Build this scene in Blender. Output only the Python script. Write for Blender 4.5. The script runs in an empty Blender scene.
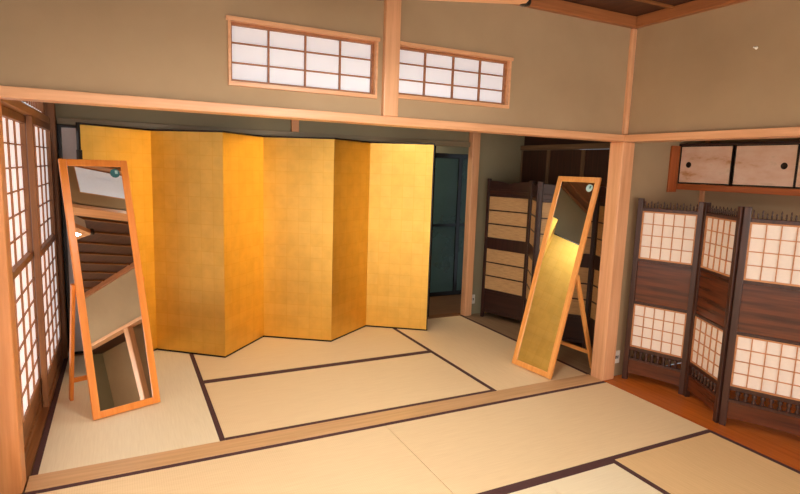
import bpy, bmesh, math, random
from mathutils import Vector, Matrix
random.seed(7)
SC = bpy.context.scene
COL = SC.collection

# ---------------------------------------------------------------- materials
def new_mat(name):
    m = bpy.data.materials.new(name); m.use_nodes = True
    nt = m.node_tree; nt.nodes.clear()
    out = nt.nodes.new('ShaderNodeOutputMaterial')
    p = nt.nodes.new('ShaderNodeBsdfPrincipled')
    nt.links.new(p.outputs[0], out.inputs[0])
    return m, nt, p

def ramp(nt, fac, stops):
    r = nt.nodes.new('ShaderNodeValToRGB')
    e = r.color_ramp.elements
    while len(e) < len(stops): e.new(0.5)
    for k, (pos, c) in enumerate(stops):
        e[k].position = pos; e[k].color = (*c, 1)
    nt.links.new(fac, r.inputs[0]); return r.outputs[0]

def coords(nt, scale):
    tc = nt.nodes.new('ShaderNodeTexCoord'); mp = nt.nodes.new('ShaderNodeMapping')
    mp.inputs['Scale'].default_value = scale
    nt.links.new(tc.outputs['Object'], mp.inputs[0]); return mp.outputs[0]

def noise(nt, vec, scale, detail=4, rough=.55):
    n = nt.nodes.new('ShaderNodeTexNoise'); n.inputs['Scale'].default_value = scale
    n.inputs['Detail'].default_value = detail; n.inputs['Roughness'].default_value = rough
    nt.links.new(vec, n.inputs['Vector']); return n.outputs[0]

def bump(nt, p, h, strength, dist=.002):
    b = nt.nodes.new('ShaderNodeBump'); b.inputs['Strength'].default_value = strength
    b.inputs['Distance'].default_value = dist
    nt.links.new(h, b.inputs['Height']); nt.links.new(b.outputs[0], p.inputs['Normal'])

def S(r, g, b):   # sRGB 0-255 -> linear
    f = lambda v: (v/255/12.92) if v/255 <= .04045 else ((v/255+.055)/1.055)**2.4
    return (f(r), f(g), f(b))

def wood(name, c1, c2, axis='x', rough=.45, fine=1.0, coat=0.0):
    m, nt, p = new_mat(name)
    s = {'x': (1.0, 22, 22), 'y': (22, 1.0, 22), 'z': (22, 22, 1.0)}[axis]
    n = noise(nt, coords(nt, s), 2.2*fine, 5, .6)
    nt.links.new(ramp(nt, n, [(.3, c1), (.7, c2)]), p.inputs['Base Color'])
    p.inputs['Roughness'].default_value = rough
    p.inputs['Coat Weight'].default_value = coat
    p.inputs['Coat Roughness'].default_value = .15
    bump(nt, p, n, .15)
    return m

def plain(name, c, rough=.6, metal=0.0, **kw):
    m, nt, p = new_mat(name)
    n = noise(nt, coords(nt, (1, 1, 1)), 30, 3)
    c2 = tuple(v*.88 for v in c)
    nt.links.new(ramp(nt, n, [(.35, c2), (.65, c)]), p.inputs['Base Color'])
    p.inputs['Roughness'].default_value = rough; p.inputs['Metallic'].default_value = metal
    for k, v in kw.items(): p.inputs[k].default_value = v
    return m

CEDAR1, CEDAR2 = S(216, 158, 112), S(236, 182, 136)
M = {}
for a in 'xyz':
    M['cedar_'+a] = wood('cedar_'+a, CEDAR1, CEDAR2, a, .36)
    M['oldwood_'+a] = wood('old_brown_wood_'+a, S(120, 74, 38), S(160, 104, 56), a, .5)
    M['dark_'+a] = wood('dark_stained_wood_'+a, S(50, 28, 22), S(76, 44, 32), a, .32)
    M['deep_'+a] = wood('deep_brown_wood_'+a, S(40, 22, 18), S(62, 34, 28), a, .38)
    M['kumiko_'+a] = wood('lattice_wood_'+a, S(140, 88, 50), S(176, 116, 70), a, .5)
    M['mirrorwood_'+a] = wood('orange_lacquered_wood_'+a, S(236, 138, 52), S(250, 160, 72), a, .3)
    M['palewood_'+a] = wood('pale_orange_wood_'+a, S(226, 150, 74), S(244, 176, 98), a, .3)
M['reddish_z'] = wood('reddish_board_z', S(58, 30, 18), S(112, 58, 32), 'x', .25, .8)
M['cabinet_y'] = wood('cabinet_frame_wood', S(150, 76, 34), S(186, 98, 46), 'y', .35)
M['cabinet_z'] = wood('cabinet_upright_wood', S(150, 76, 34), S(186, 98, 46), 'z', .35)
M['tokofloor'] = wood('polished_alcove_boards', S(176, 86, 26), S(218, 118, 40), 'y', .22, .7, .3)
M['subfloor'] = wood('subfloor_boards', S(110, 80, 50), S(140, 100, 64), 'x', .6)
M['cornice_x'] = wood('cornice_wood_x', S(150, 92, 52), S(178, 114, 68), 'x', .45)
M['cornice_y'] = wood('cornice_wood_y', S(150, 92, 52), S(178, 114, 68), 'y', .45)
M['cedarwarm_z'] = wood('warm_cedar_z', S(206, 134, 76), S(226, 156, 96), 'z', .4)
M['cedarwarm_y'] = wood('warm_cedar_y', S(176, 122, 72), S(200, 144, 90), 'y', .45)
M['sill_x'] = wood('worn_track_wood', S(200, 156, 106), S(222, 178, 128), 'x', .4)
M['shadedwood_x'] = wood('shaded_grey_wood', S(128, 116, 90), S(150, 136, 108), 'x', .55)  # brown wood of the far lintel, its shadow grey put into the colour
M['recessfloor'] = wood('grey_recess_boards', S(132, 104, 74), S(160, 130, 96), 'y', .5)
M['dullwood_y'] = wood('dull_brown_wood_y', S(104, 80, 54), S(132, 104, 74), 'y', .6)
M['dullwood_z'] = wood('dull_brown_wood_z', S(104, 80, 54), S(132, 104, 74), 'z', .6)
M['palelattice'] = wood('tan_lattice_wood', S(176, 116, 70), S(208, 146, 96), 'x', .5)
M['corridor'] = wood('corridor_boards', S(120, 80, 46), S(152, 104, 60), 'x', .35)

def plaster(name, c1, c2):
    m, nt, p = new_mat(name)
    n = noise(nt, coords(nt, (1, 1, 1)), 1.6, 6, .6)
    f = noise(nt, coords(nt, (1, 1, 1)), 160, 2)
    nt.links.new(ramp(nt, n, [(.3, c1), (.7, c2)]), p.inputs['Base Color'])
    p.inputs['Roughness'].default_value = .95
    bump(nt, p, f, .3, .001)
    return m
M['plaster'] = plaster('olive_sand_plaster', S(168, 143, 109), S(180, 155, 120))
M['plaster_green'] = plaster('green_sand_plaster', S(142, 134, 106), S(152, 144, 116))

def ceiling_mat():
    m, nt, p = new_mat('ceiling_boards')
    n = noise(nt, coords(nt, (14, 1, 14)), 2.5, 5)
    nt.links.new(ramp(nt, n, [(.3, S(62, 34, 20)), (.7, S(88, 50, 30))]), p.inputs['Base Color'])
    p.inputs['Roughness'].default_value = .55
    return m
M['ceiling'] = ceiling_mat()
M['ceiling_far'] = wood('far_ceiling_boards', S(110, 68, 40), S(146, 94, 58), 'x', .5)

def tatami(name, c1, c2):
    m, nt, p = new_mat(name)
    v = coords(nt, (1, 1, 1))
    w = nt.nodes.new('ShaderNodeTexWave'); w.wave_type = 'BANDS'; w.bands_direction = 'X'
    w.inputs['Scale'].default_value = 30; w.inputs['Distortion'].default_value = .6
    w.inputs['Detail'].default_value = 2
    nt.links.new(v, w.inputs['Vector'])
    n = noise(nt, coords(nt, (2, 40, 1)), 3, 4)
    mx = nt.nodes.new('ShaderNodeMath'); mx.operation = 'MULTIPLY_ADD'
    nt.links.new(w.outputs['Fac'], mx.inputs[0]); mx.inputs[1].default_value = .25
    nt.links.new(n, mx.inputs[2])
    nt.links.new(ramp(nt, mx.outputs[0], [(.35, c1), (.9, c2)]), p.inputs['Base Color'])
    p.inputs['Roughness'].default_value = .55
    bump(nt, p, w.outputs['Fac'], .2, .001)
    return m
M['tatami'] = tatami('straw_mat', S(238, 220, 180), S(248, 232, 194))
M['tatami_sheen_gold'] = tatami('straw_mat_gold_sheen', S(236, 206, 156), S(246, 218, 170))  # weave sheen by mat direction, put into each mat's base colour
M['tatami_sheen_amber'] = tatami('straw_mat_amber_sheen', S(228, 190, 132), S(240, 202, 146))
M['heri'] = plain('brown_mat_border_cloth', S(84, 50, 46), .8)
M['lacquer'] = plain('black_lacquer', S(22, 16, 14), .25)
M['ironblack'] = plain('dark_metal', S(50, 42, 36), .35, .8)
M['white'] = plain('white_plastic', S(236, 230, 218), .35)
M['teal'] = plain('teal_sticker', S(60, 120, 124), .3)
M['teal_light'] = plain('pale_sticker_print', S(190, 225, 220), .3)
M['blue'] = plain('blue_plastic', S(40, 80, 160), .4)

def paper(name, c, emit=0.0, trans=.0):
    m, nt, p = new_mat(name)
    n = noise(nt, coords(nt, (1, 1, 1)), 45, 6, .7)
    c2 = tuple(v*.95 for v in c)
    col = ramp(nt, n, [(.3, c2), (.7, c)])
    nt.links.new(col, p.inputs['Base Color'])
    p.inputs['Roughness'].default_value = .9
    if emit:
        nt.links.new(col, p.inputs['Emission Color']); p.inputs['Emission Strength'].default_value = emit
    return m
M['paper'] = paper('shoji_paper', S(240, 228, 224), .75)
def thin_paper(name, c):
    m, nt, p = new_mat(name)
    n = noise(nt, coords(nt, (1, 1, 1)), 45, 6, .7)
    col = ramp(nt, n, [(.3, tuple(v*.95 for v in c)), (.7, c)])
    nt.links.new(col, p.inputs['Base Color']); p.inputs['Roughness'].default_value = .9
    p.inputs['Emission Color'].default_value = (.86, .92, 1, 1); p.inputs['Emission Strength'].default_value = .2  # faint glow added so the paper reads whiter
    tr = nt.nodes.new('ShaderNodeBsdfTranslucent'); nt.links.new(col, tr.inputs[0])
    mx = nt.nodes.new('ShaderNodeMixShader'); mx.inputs[0].default_value = .35
    nt.links.new(p.outputs[0], mx.inputs[1]); nt.links.new(tr.outputs[0], mx.inputs[2])
    nt.links.new(mx.outputs[0], [x for x in nt.nodes if x.type == 'OUTPUT_MATERIAL'][0].inputs[0])
    return m
M['paper_window_glow'] = thin_paper('glowing_transom_paper', S(252, 252, 254))
M['paper_fill_side'] = paper('side_fill_shoji_paper', S(255, 244, 236), 1.6)  # unseen front-left shoji, glow added to light the room
M['paper_fill_back'] = paper('back_fill_shoji_paper', S(255, 252, 250), 10.0)  # strong glow for the added window behind the viewer
M['screenpaper'] = paper('screen_paper', S(238, 226, 212), 0)
M['fusuma'] = paper('fusuma_paper', S(232, 226, 222), 0)
M['lampglow'] = paper('lamp_diffuser', S(255, 251, 246), 58.0)
M['fillglow_hall'] = paper('hall_fill_diffuser', S(255, 240, 215), 70.0)  # glow of the added corridor lamp
M['lampglow_far'] = paper('far_lamp_diffuser', S(255, 250, 240), 14.0)

def gold():
    m, nt, p = new_mat('gold_leaf')
    v = coords(nt, (1, 1, 1))
    sep = nt.nodes.new('ShaderNodeSeparateXYZ'); nt.links.new(v, sep.inputs[0])
    cmb = nt.nodes.new('ShaderNodeCombineXYZ')
    nt.links.new(sep.outputs['X'], cmb.inputs['X']); nt.links.new(sep.outputs['Z'], cmb.inputs['Y'])
    b = nt.nodes.new('ShaderNodeTexBrick'); b.offset = 0; b.inputs['Scale'].default_value = 1
    b.inputs['Brick Width'].default_value = .105; b.inputs['Row Height'].default_value = .105
    b.inputs['Mortar Size'].default_value = .004; b.inputs['Mortar Smooth'].default_value = .6
    b.inputs['Color1'].default_value = (*S(240, 197, 100), 1); b.inputs['Color2'].default_value = (*S(244, 203, 109), 1)
    b.inputs['Mortar'].default_value = (*S(238, 193, 95), 1)
    nt.links.new(cmb.outputs[0], b.inputs['Vector'])
    n = noise(nt, coords(nt, (1, 1, 1)), 9, 5)
    mix = nt.nodes.new('ShaderNodeMix'); mix.data_type = 'RGBA'; mix.blend_type = 'MULTIPLY'
    mix.inputs['Factor'].default_value = .6
    nt.links.new(b.outputs['Color'], mix.inputs['A'])
    nt.links.new(ramp(nt, n, [(.3, (.82, .80, .76)), (.6, (1, 1, 1))]), mix.inputs['B'])
    nt.links.new(mix.outputs['Result'], p.inputs['Base Color'])
    p.inputs['Metallic'].default_value = 1.0
    r = nt.nodes.new('ShaderNodeMapRange'); r.inputs['To Min'].default_value = .34; r.inputs['To Max'].default_value = .46
    nt.links.new(n, r.inputs[0]); nt.links.new(r.outputs[0], p.inputs['Roughness'])
    return m
M['gold'] = gold()

def bamboo():
    m, nt, p = new_mat('split_bamboo_reed')
    w = nt.nodes.new('ShaderNodeTexWave'); w.wave_type = 'BANDS'; w.bands_direction = 'Z'
    w.inputs['Scale'].default_value = 45; w.inputs['Distortion'].default_value = .3
    nt.links.new(coords(nt, (1, 1, 1)), w.inputs['Vector'])
    n = noise(nt, coords(nt, (3, 3, 40)), 4, 4)
    mx = nt.nodes.new('ShaderNodeMath'); mx.operation = 'MULTIPLY_ADD'
    nt.links.new(w.outputs['Fac'], mx.inputs[0]); mx.inputs[1].default_value = .35; nt.links.new(n, mx.inputs[2])
    nt.links.new(ramp(nt, mx.outputs[0], [(.35, S(170, 130, 84)), (.85, S(212, 174, 122))]), p.inputs['Base Color'])
    p.inputs['Roughness'].default_value = .5
    return m
M['bamboo'] = bamboo()

def mirror_mat():
    m, nt, p = new_mat('mirror_silver')
    n = noise(nt, coords(nt, (1, 1, 1)), 3, 2)
    nt.links.new(ramp(nt, n, [(.3, (.86, .88, .86)), (.7, (.89, .91, .89))]), p.inputs['Base Color'])
    p.inputs['Metallic'].default_value = 1; p.inputs['Roughness'].default_value = .01
    return m
M['mirror'] = mirror_mat()

def glass_door_mat():
    m, nt, p = new_mat('hazy_teal_glass')
    n = noise(nt, coords(nt, (1, 1, 1)), 2, 3)
    nt.links.new(ramp(nt, n, [(.3, S(100, 128, 120)), (.7, S(112, 140, 132))]), p.inputs['Base Color'])
    p.inputs['Roughness'].default_value = .25; p.inputs['Transmission Weight'].default_value = .55
    p.inputs['IOR'].default_value = 1.3
    return m
M['glass'] = glass_door_mat()

def landscape():
    m, nt, p = new_mat('painted_cloud_paper')
    n = noise(nt, coords(nt, (1, 3, 7)), 1.6, 5, .6)
    col = ramp(nt, n, [(.30, S(190, 130, 76)), (.42, S(222, 180, 150)), (.6, S(230, 196, 170)), (.78, S(196, 166, 126))])
    nt.links.new(col, p.inputs['Base Color']); p.inputs['Roughness'].default_value = .8
    return m
M['landscape'] = landscape()

# ---------------------------------------------------------------- geometry helpers
class B:
    def __init__(s): s.bm = bmesh.new()
    def box(s, x0, x1, y0, y1, z0, z1, mtx=None):
        vs = [s.bm.verts.new((x, y, z)) for x in (x0, x1) for y in (y0, y1) for z in (z0, z1)]
        if mtx is not None:
            for v in vs: v.co = mtx @ v.co
        for f in ((0, 1, 3, 2), (4, 6, 7, 5), (0, 4, 5, 1), (2, 3, 7, 6), (0, 2, 6, 4), (1, 5, 7, 3)):
            s.bm.faces.new([vs[i] for i in f])
        return s
    def bar(s, a, b, w, t, up=(0, 0, 1)):     # rectangular bar from a to b
        a, b = Vector(a), Vector(b); d = (b-a); L = d.length; d.normalize()
        u = Vector(up); r = d.cross(u).normalized(); u2 = r.cross(d).normalized()
        m = Matrix((( r.x, u2.x, d.x, a.x), (r.y, u2.y, d.y, a.y), (r.z, u2.z, d.z, a.z), (0, 0, 0, 1)))
        return s.box(-w/2, w/2, -t/2, t/2, 0, L, m)
    def lathe(s, prof, n=20, mtx=None):        # profile [(r,z)...] about z
        rings = []
        for r, z in prof:
            if r < 1e-6: rings.append([s.bm.verts.new((0, 0, z))])
            else: rings.append([s.bm.verts.new((r*math.cos(2*math.pi*k/n), r*math.sin(2*math.pi*k/n), z)) for k in range(n)])
        if mtx is not None:
            for rg in rings:
                for v in rg: v.co = mtx @ v.co
        for a, b in zip(rings, rings[1:]):
            for k in range(n):
                k2 = (k+1) % n
                if len(a) == 1 and len(b) == 1: continue
                if len(a) == 1: s.bm.faces.new([a[0], b[k], b[k2]])
                elif len(b) == 1: s.bm.faces.new([a[k], b[0], a[k2]])
                else: s.bm.faces.new([a[k], b[k], b[k2], a[k2]])
        return s
    def prism(s, pts, y0, y1):                 # outline in xz, extruded along y
        f = [s.bm.verts.new((x, y0, z)) for x, z in pts]; g = [s.bm.verts.new((x, y1, z)) for x, z in pts]
        s.bm.faces.new(f); s.bm.faces.new(g[::-1])
        n = len(pts)
        for k in range(n): s.bm.faces.new([f[k], g[k], g[(k+1) % n], f[(k+1) % n]])
        return s
    def build(s, name, mat, parent=None, bevel=0.0, smooth=False, **props):
        bmesh.ops.recalc_face_normals(s.bm, faces=s.bm.faces)
        me = bpy.data.meshes.new(name); s.bm.to_mesh(me); s.bm.free()
        me.materials.append(mat)
        if smooth:
            for p in me.polygons: p.use_smooth = True
        o = bpy.data.objects.new(name, me); COL.objects.link(o)
        if parent is not None: o.parent = parent
        if bevel:
            md = o.modifiers.new('bevel', 'BEVEL'); md.width = bevel; md.segments = 2; md.limit_method = 'ANGLE'
        for k, v in props.items(): o[k] = v
        return o

def thing(name, label, cat, loc=(0, 0, 0), rz=0, group=None):
    o = bpy.data.objects.new(name, None); COL.objects.link(o)
    o.location = loc; o.rotation_euler = (0, 0, rz); o.empty_display_size = .1
    o['label'] = label; o['category'] = cat
    if group: o['group'] = group
    return o
def struct(name, b, mat, bevel=0.0, label=None):
    o = b.build(name, mat, None, bevel); o['kind'] = 'structure'
    if label: o['label'] = label
    return o
def sroot(name, loc=(0, 0, 0), rz=0, label=None):
    o = bpy.data.objects.new(name, None); COL.objects.link(o); o.location = loc; o.rotation_euler = (0, 0, rz)
    o['kind'] = 'structure'
    if label: o['label'] = label
    return o

# ================================================================ SETTING
CEIL = 2.61
YS = -5.2          # south wall of the front room
struct('floor', B().box(-.3, 3.63, YS, 3.2, -.12, -.055), M['subfloor'])
struct('floor_alcove', B().box(3.63, 4.62, YS, -.10, -.12, 0.0), M['tokofloor'], .002, 'polished orange board floor of the alcove')
struct('floor_recess', B().box(3.642, 4.34, -.026, 1.86, -.12, 0.0), M['recessfloor'], .002, 'dim board floor of the recess behind the leaning mirror')
struct('floor_corridor', B().box(2.6, 5.2, 1.93, 3.2, -.12, -.004), M['corridor'], 0, 'brown board floor of the back corridor')

# divider wall above the lintel with two openings for the transom windows
def wall_holes(x0, x1, z0, z1, y0, y1, holes):
    b = B(); xs = x0
    for (hx0, hx1, hz0, hz1) in holes:
        b.box(xs, hx0, y0, y1, z0, z1)
        b.box(hx0, hx1, y0, y1, z0, hz0); b.box(hx0, hx1, y0, y1, hz1, z1)
        xs = hx1
    b.box(xs, x1, y0, y1, z0, z1); return b
W1 = (.926, 1.712, 1.915, 2.218); W2 = (1.83, 2.612, 1.93, 2.216)
struct('wall_middle', wall_holes(-.06, 3.62, 1.80, CEIL, -.125, -.03, [W1, W2]), M['plaster'])
struct('wall_right', B().box(3.655, 3.75, YS, -.15, 1.80, CEIL), M['plaster'])
struct('wall_alcove_side', B().box(3.735, 4.62, -.095, -.005, 0, 1.95), M['plaster'])
struct('wall_alcove_back', B().box(4.60, 4.68, YS, -.095, 0, 1.95), M['plaster'])
struct('wall_alcove_south', B().box(3.72, 4.60, -3.30, -3.24, 0, 1.95), M['plaster'])
struct('ceiling_alcove', B().box(3.75, 4.68, YS, -.005, 1.95, 1.98), M['ceiling'])
struct('wall_alcove_end', B().box(3.70, 4.68, YS-.1, YS, 0, 1.95), M['plaster_green'])
struct('wall_far', B().box(-.06, 3.66, 1.87, 1.95, 1.80, CEIL), M['plaster_green'])
struct('wall_far_right', B().box(3.73, 4.34, 1.83, 1.95, 0, CEIL), M['plaster_green'])
struct('wall_recess_upper', B().box(4.335, 4.42, 0, 1.83, 1.815, CEIL), M['deep_y'])
struct('wall_recess_side', B().box(3.735, 4.34, -.003, .02, 0, CEIL), M['plaster_green'])
struct('wall_left', B().box(-.14, -.06, -.02, 1.95, 2.2, CEIL), M['plaster_green'])
struct('wall_front_left', B().box(-.16, -.08, YS, -.26, 1.80, CEIL), M['plaster'])
struct('wall_back', wall_holes(-.16, 3.75, 0, CEIL, YS-.1, YS, [(.5, 3.1, .4, 1.9)]), M['plaster'])
struct('trim_alcove_corner', B().box(4.57, 4.60, -.125, -.095, 0, 1.95), M['cedar_z'], .003)
cb = B().box(-.2, 4.4, YS-.1, 2.0, CEIL, CEIL+.04)
struct('ceiling', cb, M['ceiling'])
bt = B()
for k in range(14):
    y = -.45-k*.3
    bt.box(-.06, 3.65, y-.009, y+.009, CEIL-.02, CEIL-.001)
struct('trim_ceiling_battens', bt, M['oldwood_x'], .002)
bt = B()
for k in range(6):
    y = .2+k*.3
    bt.box(-.06, 4.3, y-.012, y+.012, 2.318, 2.342)
struct('trim_far_ceiling_battens', bt, M['oldwood_x'], .002)
struct('ceiling_far', B().box(-.14, 4.34, -.028, 1.95, 2.342, 2.37), M['ceiling_far'])
struct('ceiling_corridor', B().box(2.6, 5.2, 1.95, 3.2, 2.2, 2.25), M['plaster_green'])
struct('wall_corridor_left', B().box(2.55, 2.6, 1.95, 3.2, 0, 2.25), M['plaster_green'])
struct('wall_corridor_right', B().box(5.2, 5.25, 1.95, 3.2, 0, 2.25), M['plaster_green'])

# cornices (two-step mouldings)
struct('trim_cornice_middle', B().box(-.06, 3.655, -.17, -.126, 2.535, 2.608), M['cornice_x'], .006)
struct('trim_cornice_right', B().box(3.61, 3.656, YS, -.171, 2.535, 2.608), M['cornice_y'], .006)
struct('trim_cornice_far', B().box(-.06, 3.66, 1.84, 1.869, 2.315, 2.341), M['oldwood_x'], .006)
# lintels (kamoi / nageshi) and sills
struct('trim_lintel_middle', B().box(-.12, 3.655, -.156, -.03, 1.768, 1.815), M['cedar_x'], .004, 'long orange cedar lintel between the two rooms')
struct('trim_lintel_right', B().box(3.612, 3.76, YS, -.157, 1.768, 1.815), M['cedar_y'], .004, 'orange cedar lintel above the alcove')
struct('trim_lintel_far', B().box(0.03, 3.66, 1.83, 1.94, 1.768, 1.815), M['shadedwood_x'], .004)
struct('trim_lintel_left', B().box(-.10, -.008, -.03, 1.77, 1.762, 1.808), M['cedarwarm_y'], .004)
struct('trim_lintel_front_left', B().box(-.16, -.08, YS, -.26, 1.768, 1.815), M['cedar_y'], .004)
struct('trim_sill_middle', B().box(-.005, 3.62, -.148, -.002, -.10, 0.003), M['sill_x'], .002, 'worn cedar door track between the two rooms')
struct('trim_sill_left', B().box(-.10, -.003, .0, 1.77, -.10, 0.004), M['oldwood_y'], .002)
struct('trim_sill_far', B().box(0.03, 3.64, 1.826, 1.93, -.10, 0.003), M['oldwood_x'], .002)
# pillars
struct('trim_pillar_left', B().box(-.105, -.010, -.157, -.045, 0, 1.768), M['cedarwarm_z'], .008, 'cedar pillar at the left end of the door track')
struct('trim_pillar_corner', B().box(3.615, 3.733, -.153, -.028, 0, 1.768), M['cedar_z'], .009, 'cedar corner pillar beside the alcove')
struct('trim_pillar_corner_upper', B().box(3.618, 3.66, -.150, -.03, 1.815, 2.535), M['cedar_z'], .009)
struct('trim_post_center', B().box(1.747, 1.839, -.156, -.03, 1.815, 2.608), M['cedar_z'], .006, 'cedar post between the two transom windows')
struct('trim_pillar_far_right', B().box(3.642, 3.73, 1.775, 1.86, 0, CEIL), M['cedar_z'], .006, 'cedar pillar beside the dark doorway')
struct('trim_pillar_far_left', B().box(-.11, .025, 1.77, 1.87, 0, CEIL), M['oldwood_z'], .006)
struct('trim_post_far', B().box(1.785, 1.85, 1.835, 1.868, 1.815, 2.3), M['cedarwarm_z'], .004)
struct('trim_pillar_alcove_south', B().box(3.625, 3.72, -3.32, -3.22, 0, 1.768), M['cedar_z'], .01)

struct('wall_far_backing', B().box(-.14, 3.26, 1.935, 1.95, 0, 1.80), M['lacquer'])
struct('wall_left_outer', B().box(-.30, -.28, -.02, 1.95, 0, 2.2), M['plaster_green'])
# transom windows (children: frame, lattice, paper)
def transom(name, x0, x1, z0, z1, label):
    r = sroot(name, ((x0+x1)/2, -.08, z0), 0, label)
    w = (x1-x0)/2; h = z1-z0
    f = B(); ya, yb = -.062, .052
    f.box(-w-.012, w+.012, ya, yb, h-.010, h+.010)
    f.box(-w-.003, w+.003, ya+.004, yb-.004, -.010, .011)
    f.box(-w-.003, -w+.010, ya+.004, yb-.004, .011, h-.010)
    f.box(w-.010, w+.003, ya+.004, yb-.004, .011, h-.010)
    f.build('window_frame', M['cedar_x'], r, .002)
    a0, a1, c0, c1 = -w+.010, w-.010, .011, h-.010
    s = B()
    s.box(a0, a1, -.026, .0, c1-.013, c1).box(a0, a1, -.026, .0, c0, c0+.013)
    s.box(a0, a0+.010, -.026, 0, c0+.013, c1-.013).box(a1-.010, a1, -.026, 0, c0+.013, c1-.013)
    s.build('sash', M['kumiko_x'], r, .001)
    l = B()
    for k in (1, 2, 3):
        x = a0+(a1-a0)*k/4; l.box(x-.004, x+.004, -.02, -.004, c0+.013, c1-.013)
    for k in (1, 2):
        z = c0+(c1-c0)*k/3; l.box(a0+.010, a1-.010, -.019, -.005, z-.0035, z+.0035)
    l.build('lattice', M['kumiko_x'], r)
    B().box(a0+.002, a1-.002, -.003, -.001, c0+.002, c1-.002).build('window_paper', M['paper_window_glow'], r)
transom('window_1', *W1, 'left papered transom window above the lintel')
transom('window_2', *W2, 'right papered transom window above the lintel')

# left wall: two shoji doors, upper small shoji
def shoji_door(name, loc, rz, label, w=.93, h=1.755, cols=4, paper_mat='paper', wd='kumiko'):
    # local x = along door, y=0 room face, +y behind
    r = sroot(name, loc, rz, label)
    f = B(); st = .036; t = .032
    f.box(0, st, 0, t, 0, h).box(w-st, w, 0, t, 0, h)
    f.box(st, w-st, 0, t, h-.045, h).box(st, w-st, 0, t, .925, .965).box(st, w-st, 0, t, 0, .035).box(st, w-st, 0, t, .15, .185)
    f.build('door_frame', M['oldwood_z'], r, .002)
    B().box(st, w-st, .010, .018, .035, .15).build('base_board', M['oldwood_x'], r)
    for nm, z0, z1, ya in (('upper', .965, h-.045, .018), ('lower', .185, .925, .002)):
        l = B()
        for k in range(1, cols):
            x = st+(w-2*st)*k/cols; l.box(x-.005, x+.005, ya, ya+.010, z0, z1)
        n = 6
        for k in range(1, n):
            z = z0+(z1-z0)*k/n; l.box(st, w-st, ya+.001, ya+.009, z-.004, z+.004)
        l.build('lattice', M['kumiko_z'], r)
        B().box(st, w-st, ya+.0105, ya+.0125, z0, z1).build('door_paper', M[paper_mat], r)
# looking from the room (east) at the west wall: local +x must run along +y, local +y must point to -x
shoji_door('door_1', (-.043, -.03, .004), math.pi/2, 'shoji door on the left wall, the nearer one')
shoji_door('door_2', (-.005, .84, .004), math.pi/2, 'shoji door on the left wall, the one nearer the gold screen')
r = sroot('window_3', (-.034, .0, 1.807), math.pi/2, 'small shoji above the left lintel')
f = B().box(0, 1.77, 0, .03, 0, .012).box(0, 1.77, 0, .03, .36, .385)
for x in (0, .86, 1.735): f.box(x, x+.035, 0, .03, .03, .36)
f.build('window_frame', M['oldwood_x'], r, .002)
l = B()
for k in range(1, 18):
    l.box(k*.1-.004, k*.1+.004, .005, .015, .03, .36)
l.box(.035, 1.735, .006, .014, .19, .198)
l.build('lattice', M['kumiko_z'], r)
B().box(.03, 1.74, .016, .018, .03, .36).build('window_paper', M['paper'], r)

# unseen front room shoji (left and behind), added as glowing light sources
for k in range(5):
    shoji_door('door_%d' % (20+k), (-.09, YS+.02+k*.995, .0), math.pi/2, None, .995, 1.765, 4, 'paper_fill_side')
r = sroot('window_fill_back', (.5, YS-.05, .4), 0)  # added window behind the viewer, placed to light the room
f = B().box(0, 2.6, -.05, .05, 0, .05).box(0, 2.6, -.05, .05, 1.45, 1.5)
for x in (0, .63, 1.28, 1.93, 2.55): f.box(x, x+.05, -.05, .05, .05, 1.45)
f.build('window_frame', M['cedar_x'], r)
l = B()
for k in range(1, 17): l.box(k*.155-.004, k*.155+.004, -.005, .01, .05, 1.45)
for k in range(1, 8): l.box(.05, 2.55, -.004, .009, .05+k*.175-.004, .05+k*.175+.004)
l.build('lattice', M['kumiko_x'], r)
B().box(.02, 2.58, -.01, -.007, .02, 1.48).build('window_paper', M['paper_fill_back'], r)

# far wall sliding doors (fusuma) with black lacquer frames
def fusuma(name, x0, label, y=1.845):
    r = sroot(name, (x0, y, .004), 0, label); w, h = .895, 1.762
    f = B().box(0, w, 0, .022, 0, .02).box(0, w, 0, .022, h-.02, h).box(0, .02, 0, .022, .02, h-.02).box(w-.02, w, 0, .022, .02, h-.02)
    f.build('door_frame', M['lacquer'], r, .001)
    B().box(.02, w-.02, .004, .018, .02, h-.02).build('door_panel', M['fusuma'], r)
    p = B().lathe([(0, -.002), (.016, -.002), (.024, 0.003), (.024, .006)], 20, Matrix.Translation((w-.09, .002, .85)) @ Matrix.Rotation(math.pi/2, 4, 'X'))
    p.build('door_pull', M['ironblack'], r, 0, True)
fusuma('door_7', .035, 'pale sliding door with a black frame left of the gold screen')
fusuma('door_8', .925, 'pale sliding door hidden behind the gold screen', 1.871)
fusuma('door_9', 1.815, 'pale sliding door behind the gold screen')
fusuma('door_10', 2.37, 'pale sliding door behind the right end of the gold screen', 1.871)

# corridor glass door
r = sroot('door_11', (3.30, 2.68, 0), 0, 'dark framed glass door beyond the doorway')
f = B()
for x in (0, .76, 1.48): f.box(x, x+.05, 0, .03, 0, 1.72)
f.box(.05, 1.48, .001, .029, 1.665, 1.72).box(.05, 1.48, .001, .029, 0, .05).box(.05, 1.48, .001, .029, .855, .885)
f.build('door_frame', M['lacquer'], r, .002)
B().box(.05, .76, .012, .018, .05, 1.665).build('door_glass', M['glass'], r)
B().box(.81, 1.48, .012, .018, .05, 1.665).build('door_glass', M['glass'], r)
struct('wall_corridor_far', B().box(2.6, 3.30, 2.66, 2.74, 0, 2.2).box(4.83, 5.2, 2.66, 2.74, 0, 2.2).box(3.30, 4.83, 2.66, 2.74, 1.72, 2.2), M['plaster_green'])
struct('wall_outdoor', B().box(2.6, 5.2, 3.15, 3.2, 0, 2.2), plain('weathered_green_wall', S(120, 140, 128), .9))

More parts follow.
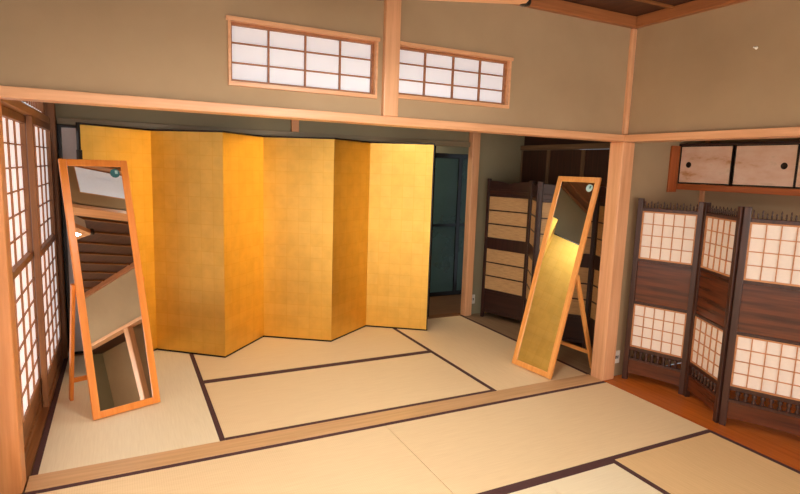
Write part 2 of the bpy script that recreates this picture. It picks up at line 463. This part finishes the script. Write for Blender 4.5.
# recess closets on the right of the far room
for k, (ya, yb) in enumerate(((1.405, 1.825), (.93, 1.395), (.47, .92), (.03, .46))):
    r = sroot('door_%d' % (12+k), (4.30, ya, .004), 0, 'dark closet door in the recess')
    B().box(.006, .03, .02, yb-ya-.02, .0, 1.755).build('door_panel', M['dark_z'], r)
    B().box(0, .03, -.003, .018, 0, 1.755).box(0, .03, yb-ya-.018, yb-ya+.003, 0, 1.755).build('door_frame', M['dullwood_z'], r, .002)
struct('trim_closet_header', B().box(4.285, 4.335, .02, 1.829, 1.762, 1.812), M['dullwood_y'], .003)

# ================================================================ TATAMI MATS
def mat_tatami(x0, y0, x1, y1, along, label, mt='tatami', edge=.03):
    L, w = ((x1-x0), (y1-y0)) if along == 'x' else ((y1-y0), (x1-x0))
    cx, cy = (x0+x1)/2, (y0+y1)/2
    t = thing('tatami_mat', label, 'mat', (cx, cy, -.052), 0 if along == 'x' else math.pi/2)
    g = .0012
    B().box(-L/2+g, L/2-g, -w/2+g, w/2-g, 0, .052).build('woven_top', M[mt], t, .002)
    for s in (-1, 1):
        a, b = sorted((s*(w/2-g*.3), s*(w/2-edge)))
        B().box(-L/2+g, L/2-g, a, b, .002, .0532).build('cloth_border', M['heri'], t)
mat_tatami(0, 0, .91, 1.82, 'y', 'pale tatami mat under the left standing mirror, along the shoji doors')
mat_tatami(.91, 0, 2.73, .91, 'x', 'golden tatami mat just behind the door track in the far room', 'tatami_sheen_gold')
mat_tatami(.91, .91, 2.73, 1.82, 'x', 'tatami mat lying under the gold folding screen', 'tatami_sheen_gold')
mat_tatami(2.73, 0, 3.64, 1.82, 'y', 'tatami mat under the right standing mirror, reaching to the dark doorway', 'tatami_sheen_gold')
mat_tatami(1.81, -1.02, 3.63, -.15, 'x', 'tatami mat in front of the door track, ending at the corner pillar', 'tatami_sheen_gold')
mat_tatami(-.01, -1.02, 1.81, -.15, 'x', 'tatami mat in front of the door track at the lower left', 'tatami_sheen_gold')
mat_tatami(2.76, -2.84, 3.63, -1.02, 'y', 'golden tatami mat beside the alcove floor in the lower right corner', 'tatami_sheen_amber')
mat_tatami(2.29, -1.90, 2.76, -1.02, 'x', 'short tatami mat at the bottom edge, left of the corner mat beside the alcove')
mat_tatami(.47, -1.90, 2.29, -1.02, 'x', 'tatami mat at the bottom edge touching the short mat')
mat_tatami(-.01, -2.84, .47, -1.02, 'y', 'narrow tatami mat along the added glowing shoji doors')
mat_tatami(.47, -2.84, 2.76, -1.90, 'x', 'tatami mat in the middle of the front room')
mat_tatami(-.01, -3.98, 1.81, -2.84, 'x', 'tatami mat behind the viewer by the added left shoji doors')
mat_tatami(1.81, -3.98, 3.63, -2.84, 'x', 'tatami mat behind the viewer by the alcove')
mat_tatami(-.01, YS+.01, 3.63, -3.98, 'x', 'wide tatami mat by the added back window')

# ================================================================ GOLD FOLDING SCREEN
pts = [(.19, 1.355), (.653, 1.745), (1.127, 1.357), (1.527, 1.79), (2.039, 1.447), (2.512, 1.782), (3.003, 1.445)]
cx, cy = 1.6, 1.57
scr = thing('folding_screen', 'six panel gold leaf folding screen standing in a zigzag in the far room', 'folding screen', (cx, cy, .0016))
H = 1.762; T = .016
for k in range(6):
    a, b = Vector((*pts[k], 0)), Vector((*pts[k+1], 0)); d = b-a; L = d.length
    ang = math.atan2(d.y, d.x)
    p = B().box(.002, L-.002, .003, T, .012, H-.012).build('panel', M['lacquer'], scr)
    p.location = (a.x-cx, a.y-cy, 0); p.rotation_euler = (0, 0, ang)
    B().box(0, L, 0, .004, .012, H-.012).build('gold_leaf', M['gold'], p)
    B().box(0, L, -.002, T+.001, 0, .013).build('bottom_rim', M['lacquer'], p)
    B().box(0, L, -.002, T+.001, H-.013, H).build('top_rim', M['lacquer'], p)
    if k == 0: B().box(-.002, .014, -.003, T+.001, .0, H).build('side_rim', M['lacquer'], p)
    if k == 5: B().box(L-.009, L+.001, -.003, T+.001, 0, H).build('side_rim', M['lacquer'], p)
    if k == 0:
        B().box(-.006, .022, -.005, T+.003, 1.50, 1.58).build('metal_fitting', M['ironblack'], p, .001)

# ================================================================ STANDING MIRRORS
def standing_mirror(loc, th, w, tilt, L, wood_key, label, back, spread, stick, fr=.042):
    # local: x along the bottom edge, -y faces the viewer, frame leans back (+y)
    dz = .022*math.sin(tilt)+.002
    t = thing('standing_mirror', label, 'mirror', (loc[0], loc[1], dz), th, 'leaning floor mirrors')
    R = Matrix.Rotation(-tilt, 4, 'X')
    d = .022
    wx, wz = M[wood_key+'_x'], M[wood_key+'_z']
    def place(o):
        o.rotation_euler = (-tilt, 0, 0); return o
    f = B().box(0, fr, 0, d, 0, L).box(w-fr, w, 0, d, 0, L).box(fr, w-fr, .0005, d-.0005, 0, fr).box(fr, w-fr, .0005, d-.0005, L-fr, L)
    place(f.build('frame', wz, t, .004))
    place(B().box(fr-.004, w-fr+.004, .013, .020, fr-.004, L-fr+.004).build('backing_board', M['oldwood_z'], t))
    place(B().box(fr-.003, w-fr+.003, .008, .012, fr-.003, L-fr+.003).build('mirror_glass', M['mirror'], t))
    st = B().lathe([(0, -.001), (.029, -.001), (.029, 0.0008), (0, .0008)], 24, Matrix.Translation((w-fr-.040, .0068, L-fr-.042)) @ Matrix.Rotation(math.pi/2, 4, 'X'))
    st = place(st.build('sticker', M[stick], t))
    q = B().box(.0, .016, -.0022, -.0012, -.004, .018, Matrix.Translation((w-fr-.040, .0068, L-fr-.042)))
    q.build('sticker_print', M['teal_light' if stick == 'teal' else 'teal'], st)
    # A-shaped prop behind
    s = L*.51; hz = s*math.cos(tilt); hy = s*math.sin(tilt)+.035
    for x in (.018-spread, w-.018+spread):
        B().bar((x, hy, hz), (x, back, .004-dz), .034, .020, (1, 0, 0)).build('prop_leg', wz, t, .002)
    kz = .13; ky = back+(hy-back)*kz/hz
    B().bar((.02-spread, ky, kz), (w-.02+spread, ky, kz), .016, .03, (0, 0, 1)).build('crossbar', wx, t, .002)
    B().box(.036, w-.036, hy-.012, hy+.006, hz-.014, hz+.014).build('hinge_bar', wx, t, .002)
    return t
standing_mirror((.248, .521, .0), .3392, .392, .273, 1.571, 'mirrorwood',
    'left standing mirror, deep orange frame, before the gold screen and reflecting the transom window', .41, .022, 'teal')
standing_mirror((3.205, .414, .0), -1.455, .404, .2555, 1.555, 'palewood',
    'right standing mirror, pale orange frame, near the corner pillar and reflecting the gold screen', .51, .0, 'teal_light')

# ================================================================ DARK SHOJI FOLDING SCREEN IN THE ALCOVE
def dark_screen():
    P = [(3.822, -.150), (3.98, -.567), (3.769, -.960), (3.985, -1.38)]
    c = (3.89, -.78)
    t = thing('folding_screen', 'dark brown three panel folding screen with papered lattice squares, standing on the alcove floor', 'folding screen', (c[0], c[1], 0))
    Hh = 1.372; ps = .040
    for k in range(3):
        a, b = Vector((*P[k], 0)), Vector((*P[k+1], 0)); d = b-a; L = d.length
        # travelling south: local +x along panel; the room side is local -y when rotated
        f = B()
        f.box(.003, ps, -.017, .017, 0, Hh).box(L-ps, L-.003, -.017, .017, 0, Hh)
        for z0, z1 in ((1.282, 1.306), (.910, .932), (.590, .610), (.235, .262), (.158, .176)):
            f.box(ps, L-ps, -.011, .011, z0, z1)
        p = f.build('panel', M['dark_z'], t, .003)
        p.location = (a.x-c[0], a.y-c[1], 0); p.rotation_euler = (0, 0, math.atan2(d.y, d.x))
        B().box(ps, L-ps, -.004, .004, .610, .910).build('wood_board', M['reddish_z'], p)
        # bottom apron with a shallow arch
        n = 10; x0, x1 = ps, L-ps
        out = [(x0, .160), (x0, .048)]
        for q in range(n+1):
            u = q/n; out.append((x0+.03+(x1-x0-.06)*u, .054+.004*math.sin(math.pi*u)))
        out += [(x1, .048), (x1, .160)]
        B().prism(out, -.006, .006).build('apron', M['reddish_z'], p)
        for z0, z1 in ((.932, 1.282), (.262, .590)):
            fr = B().box(ps, L-ps, -.009, .003, z0, z0+.010).box(ps, L-ps, -.009, .003, z1-.010, z1)
            fr.box(ps, ps+.010, -.009, .003, z0+.01, z1-.01).box(L-ps-.010, L-ps, -.009, .003, z0+.01, z1-.01)
            xa, xb = ps+.010, L-ps-.010
            for q in range(1, 5):
                x = xa+(xb-xa)*q/5; fr.box(x-.0028, x+.0028, -.008, -.001, z0+.01, z1-.01)
            for q in range(1, 4):
                z = z0+.01+(z1-z0-.02)*q/4; fr.box(xa, xb, -.0075, -.0005, z-.0028, z+.0028)
            fr.build('lattice', M['palelattice'], p)
            B().box(ps, L-ps, -.0005, .0012, z0+.002, z1-.002).build('paper', M['screenpaper'], p)
        # crest: row of turned spindles standing on the top rail
        s = B(); n = 17
        for q in range(n):
            x = ps+(L-2*ps)*(q+.5)/n
            h = .052 if q % 2 == 0 else .036
            s.lathe([(0, 0), (.0035, 0), (.0058, h*.35), (.003, h*.55), (.0055, h*.75), (0.001, h), (0, h)], 8, Matrix.Translation((x, 0, 1.305)))
        s.build('spindle_crest', M['dark_z'], p, 0, True)
        s = B(); n = 9
        for q in range(1, n):
            x = ps+(L-2*ps)*q/n
            s.lathe([(0, 0), (.011, 0), (.013, .012), (.007, .026), (.014, .045), (.010, .061), (0, .061)], 10, Matrix.Translation((x, 0, .175)))
        s.build('baluster_row', M['dark_z'], p, 0, True)
dark_screen()

# ================================================================ BAMBOO FOLDING SCREEN IN THE RECESS
def bamboo_screen():
    P = [(3.815, 1.725), (3.985, 1.225), (3.722, .822), (4.04, .44), (3.88, .035)]
    c = (3.89, .9)
    t = thing('folding_screen', 'tall dark folding screen with bamboo reed panes in the recess behind the right mirror', 'folding screen', (c[0], c[1], 0))
    Hh = 1.46; ps = .034
    for k in range(4):
        a, b = Vector((*P[k], 0)), Vector((*P[k+1], 0)); d = b-a; L = d.length
        f = B()
        f.box(.003, ps, -.016, .016, 0, Hh-.004).box(L-ps, L-.003, -.016, .016, 0, Hh-.004)
        for z0, z1 in ((1.275, 1.305), (1.335, 1.352), (.735, .855), (.285, .310), (.06, .09)):
            f.box(ps, L-ps, -.011, .011, z0, z1)
        p = f.build('panel', M['deep_z'], t, .003)
        p.location = (a.x-c[0], a.y-c[1], 0); p.rotation_euler = (0, 0, math.atan2(d.y, d.x))
        n = 14; out = [(0, 1.352), (L, 1.352)]
        for q in range(n+1):
            u = 1-q/n; out.append((L*u, 1.408+.03*abs(math.cos(math.pi*u))**.7+.012*math.sin(math.pi*u)*0))
        B().prism(out, -.009, .009).build('crest_board', M['deep_x'], p, .002)
        B().box(ps, L-ps, -.004, .004, 1.305, 1.335).build('frieze_slat', M['dark_x'], p)
        B().box(ps, L-ps, -.004, .004, .09, .285).build('lower_board', M['deep_x'], p)
        for z0, z1 in ((.855, 1.275), (.310, .735)):
            B().box(ps, L-ps, -.002, .002, z0, z1).build('bamboo_pane', M['bamboo'], p)
            s = B()
            for q in (1, 2):
                z = z0+(z1-z0)*q/3; s.box(ps, L-ps, -.007, .007, z-.006, z+.006)
            s.build('cross_slats', M['deep_x'], p)
bamboo_screen()

# ================================================================ HANGING CABINET OVER THE ALCOVE
cab = thing('wall_cabinet', 'hanging wall cabinet with painted sliding doors above the dark folding screen', 'cabinet', (4.27, -.098, 1.440))
cw = 1.72
B().box(.03, .33, -cw, 0, 0, .04).box(0, .03, -cw, 0, .0, .044).build('bottom_board', M['cabinet_y'], cab, .003)
B().box(.0, .33, -cw, 0, .328, .345).build('top_board', M['deep_y'], cab, .002)
B().box(.0, .33, -cw, -cw+.02, .04, .328).build('side_panel', M['cabinet_z'], cab)
B().box(-.092, -.001, -.016, 0.0015, -.022, .328).build('side_panel', M['cabinet_z'], cab, .002)
for k in range(4):
    y1 = -.014-k*.418; y0 = y1-.408; xo = .022 if k % 2 else .010
    d = B().box(xo, xo+.010, y0+.006, y1-.006, .056, .322).build('cabinet_door', M['landscape'], cab)
    B().box(xo-.001, xo+.011, y0, y0+.006, .048, .328).box(xo-.001, xo+.011, y1-.006, y1, .048, .328).box(xo-.001, xo+.011, y0, y1, .048, .056).box(xo-.001, xo+.011, y0, y1, .322, .328).build('door_frame', M['lacquer'], d)
    py = y1-.075 if k % 2 == 0 else y0+.075
    mt = Matrix.Translation((xo, py, .188)) @ Matrix.Rotation(-math.pi/2, 4, 'Y')
    B().lathe([(0, .001), (.012, .001), (.016, .003), (.020, .003), (.022, 0)], 20, mt).build('door_pull', M['ironblack'], d, 0, True)

# ================================================================ SMALL THINGS
def outlet(loc, label):
    o = thing('power_outlet', label, 'outlet', loc, 0)
    B().box(-.032, .032, -.008, 0, -.05, .05).build('cover_plate', M['white'], o, .003)
    B().box(-.014, -.004, -.0095, -.0078, -.012, .012).box(.006, .014, -.0095, -.0078, -.012, .012).build('socket_slots', M['lacquer'], o)
outlet((3.80, -.096, .15), 'white wall outlet low beside the corner pillar, next to the dark lattice screen')
outlet((3.765, 1.829, .165), 'white wall outlet low beside the far pillar, next to the bamboo screen')
hk = thing('wall_hook', 'tiny white hook high on the right plaster wall', 'hook', (3.655, -.989, 2.266))
mt = Matrix.Rotation(-math.pi/2, 4, 'Y')
B().lathe([(0, 0), (.009, 0), (.009, .003), (.004, .006), (.003, .02), (.005, .024), (0, .026)], 12, mt).build('peg', M['white'], hk, 0, True)
bk = thing('bucket', 'blurred blue bucket behind the corridor glass door', 'bucket', (4.02, 2.90, 0))
B().lathe([(0, 0), (.09, 0), (.12, .24), (.128, .245), (.128, .255), (.118, .255), (.086, .01), (0, .01)], 24).build('bucket_body', M['blue'], bk, 0, True)

# pendant lamp: square wooden frame whose far lower rail shows at the top of the photo
ang = math.atan2(-.14, .305)
lx = Vector((math.cos(ang), math.sin(ang))); ly = Vector((-lx.y, lx.x))
s_ = .56
corner = Vector((1.855, -1.2))
lc = corner - lx*s_/2 - ly*s_/2
lamp = thing('pendant_lamp', 'square wooden pendant lamp with black corner caps at the top edge', 'lamp', (lc.x, lc.y, CEIL-.02), ang)
h0 = 2.17-(CEIL-.02); hh = s_/2
b = B()
for sgn in (-1, 1):
    b.box(-hh, hh, *sorted((sgn*hh, sgn*(hh-.075))), h0, h0+.05)
    b.box(*sorted((sgn*hh, sgn*(hh-.075))), -hh, hh, h0+.001, h0+.049)
b.build('lower_rails', M['cedar_x'], lamp, .003)
for sx in (-1, 1):
    for sy in (-1, 1):
        B().lathe([(0, h0-.004), (.020, h0-.002), (.024, h0+.01), (.024, h0+.05), (0.018, h0+.058), (0, h0+.058)], 14, Matrix.Translation((sx*hh, sy*hh, 0))).build('corner_cap', M['lacquer'], lamp, 0, True)
B().box(-hh+.07, hh-.07, -hh+.07, hh-.07, h0+.002, h0+.010).build('diffuser', M['lampglow'], lamp)
B().box(-hh+.03, hh-.03, -hh+.03, hh-.03, h0+.050, h0+.17).build('lamp_shade', M['screenpaper'], lamp)
B().box(-.012, .012, -.012, .012, h0+.17, .0).box(-.05, .05, -.05, .05, -.0, .02).build('cord', M['lacquer'], lamp)

far = thing('pendant_lamp', 'square pendant lamp of the far room, hidden above the lintel', 'lamp', (2.0, .55, 2.342))
B().box(-.30, .30, -.30, .30, -.232, -.229).box(-.30, -.285, -.30, .30, -.252, -.232).box(.285, .30, -.30, .30, -.252, -.232).box(-.285, .285, -.30, -.285, -.252, -.232).box(-.285, .285, .285, .30, -.252, -.232).build('lamp_shade', M['oldwood_x'], far, .001)
B().box(-.28, .28, -.28, .28, -.244, -.237).build('diffuser', M['lampglow_far'], far)
B().box(-.01, .01, -.01, .01, -.229, 0).build('cord', M['lacquer'], far)
cl = thing('corridor_fill_lamp', 'small round fill lamp added on the back corridor ceiling', 'lamp', (3.1, 2.3, 2.2))  # unseen lamp, added to brighten the corridor
B().lathe([(0, -.06), (.10, -.06), (.12, -.04), (.12, 0), (0, 0)], 24).build('lamp_housing', M['white'], cl, 0, True)
B().lathe([(0, -.066), (.095, -.066), (.095, -.061), (0, -.061)], 24).build('diffuser', M['fillglow_hall'], cl)

# ================================================================ LIGHT, CAMERA
w = bpy.data.worlds.new('world'); SC.world = w; w.use_nodes = True
w.node_tree.nodes['Background'].inputs[0].default_value = (.8, .9, 1, 1)
w.node_tree.nodes['Background'].inputs[1].default_value = .6

cd = bpy.data.cameras.new('camera'); cam = bpy.data.objects.new('camera', cd); COL.objects.link(cam); SC.camera = cam
yaw, pitch, roll, f = .4669, .1417, .0336, 553.927
cy_, sy_ = math.cos(yaw), math.sin(yaw); cp, sp = math.cos(pitch), math.sin(pitch)
F = Vector((sy_*cp, cy_*cp, -sp)); Rt = Vector((cy_, -sy_, 0)); U = Rt.cross(F)
cr, sr = math.cos(roll), math.sin(roll)
r_ = cr*Rt+sr*U; u_ = -sr*Rt+cr*U
m = Matrix(((r_.x, u_.x, -F.x, .4411), (r_.y, u_.y, -F.y, -3.0047), (r_.z, u_.z, -F.z, 1.5324), (0, 0, 0, 1)))
cam.matrix_world = m
cd.sensor_fit = 'HORIZONTAL'; cd.sensor_width = 36; cd.lens = 36*f/800; cd.clip_start = .02
SC.view_settings.view_transform = 'Standard'; SC.view_settings.look = 'None'
SC.view_settings.gamma = 1; SC.view_settings.exposure = 0.04
SC.view_settings.use_curve_mapping = False
SC.cycles.max_bounces = 10; SC.cycles.diffuse_bounces = 5
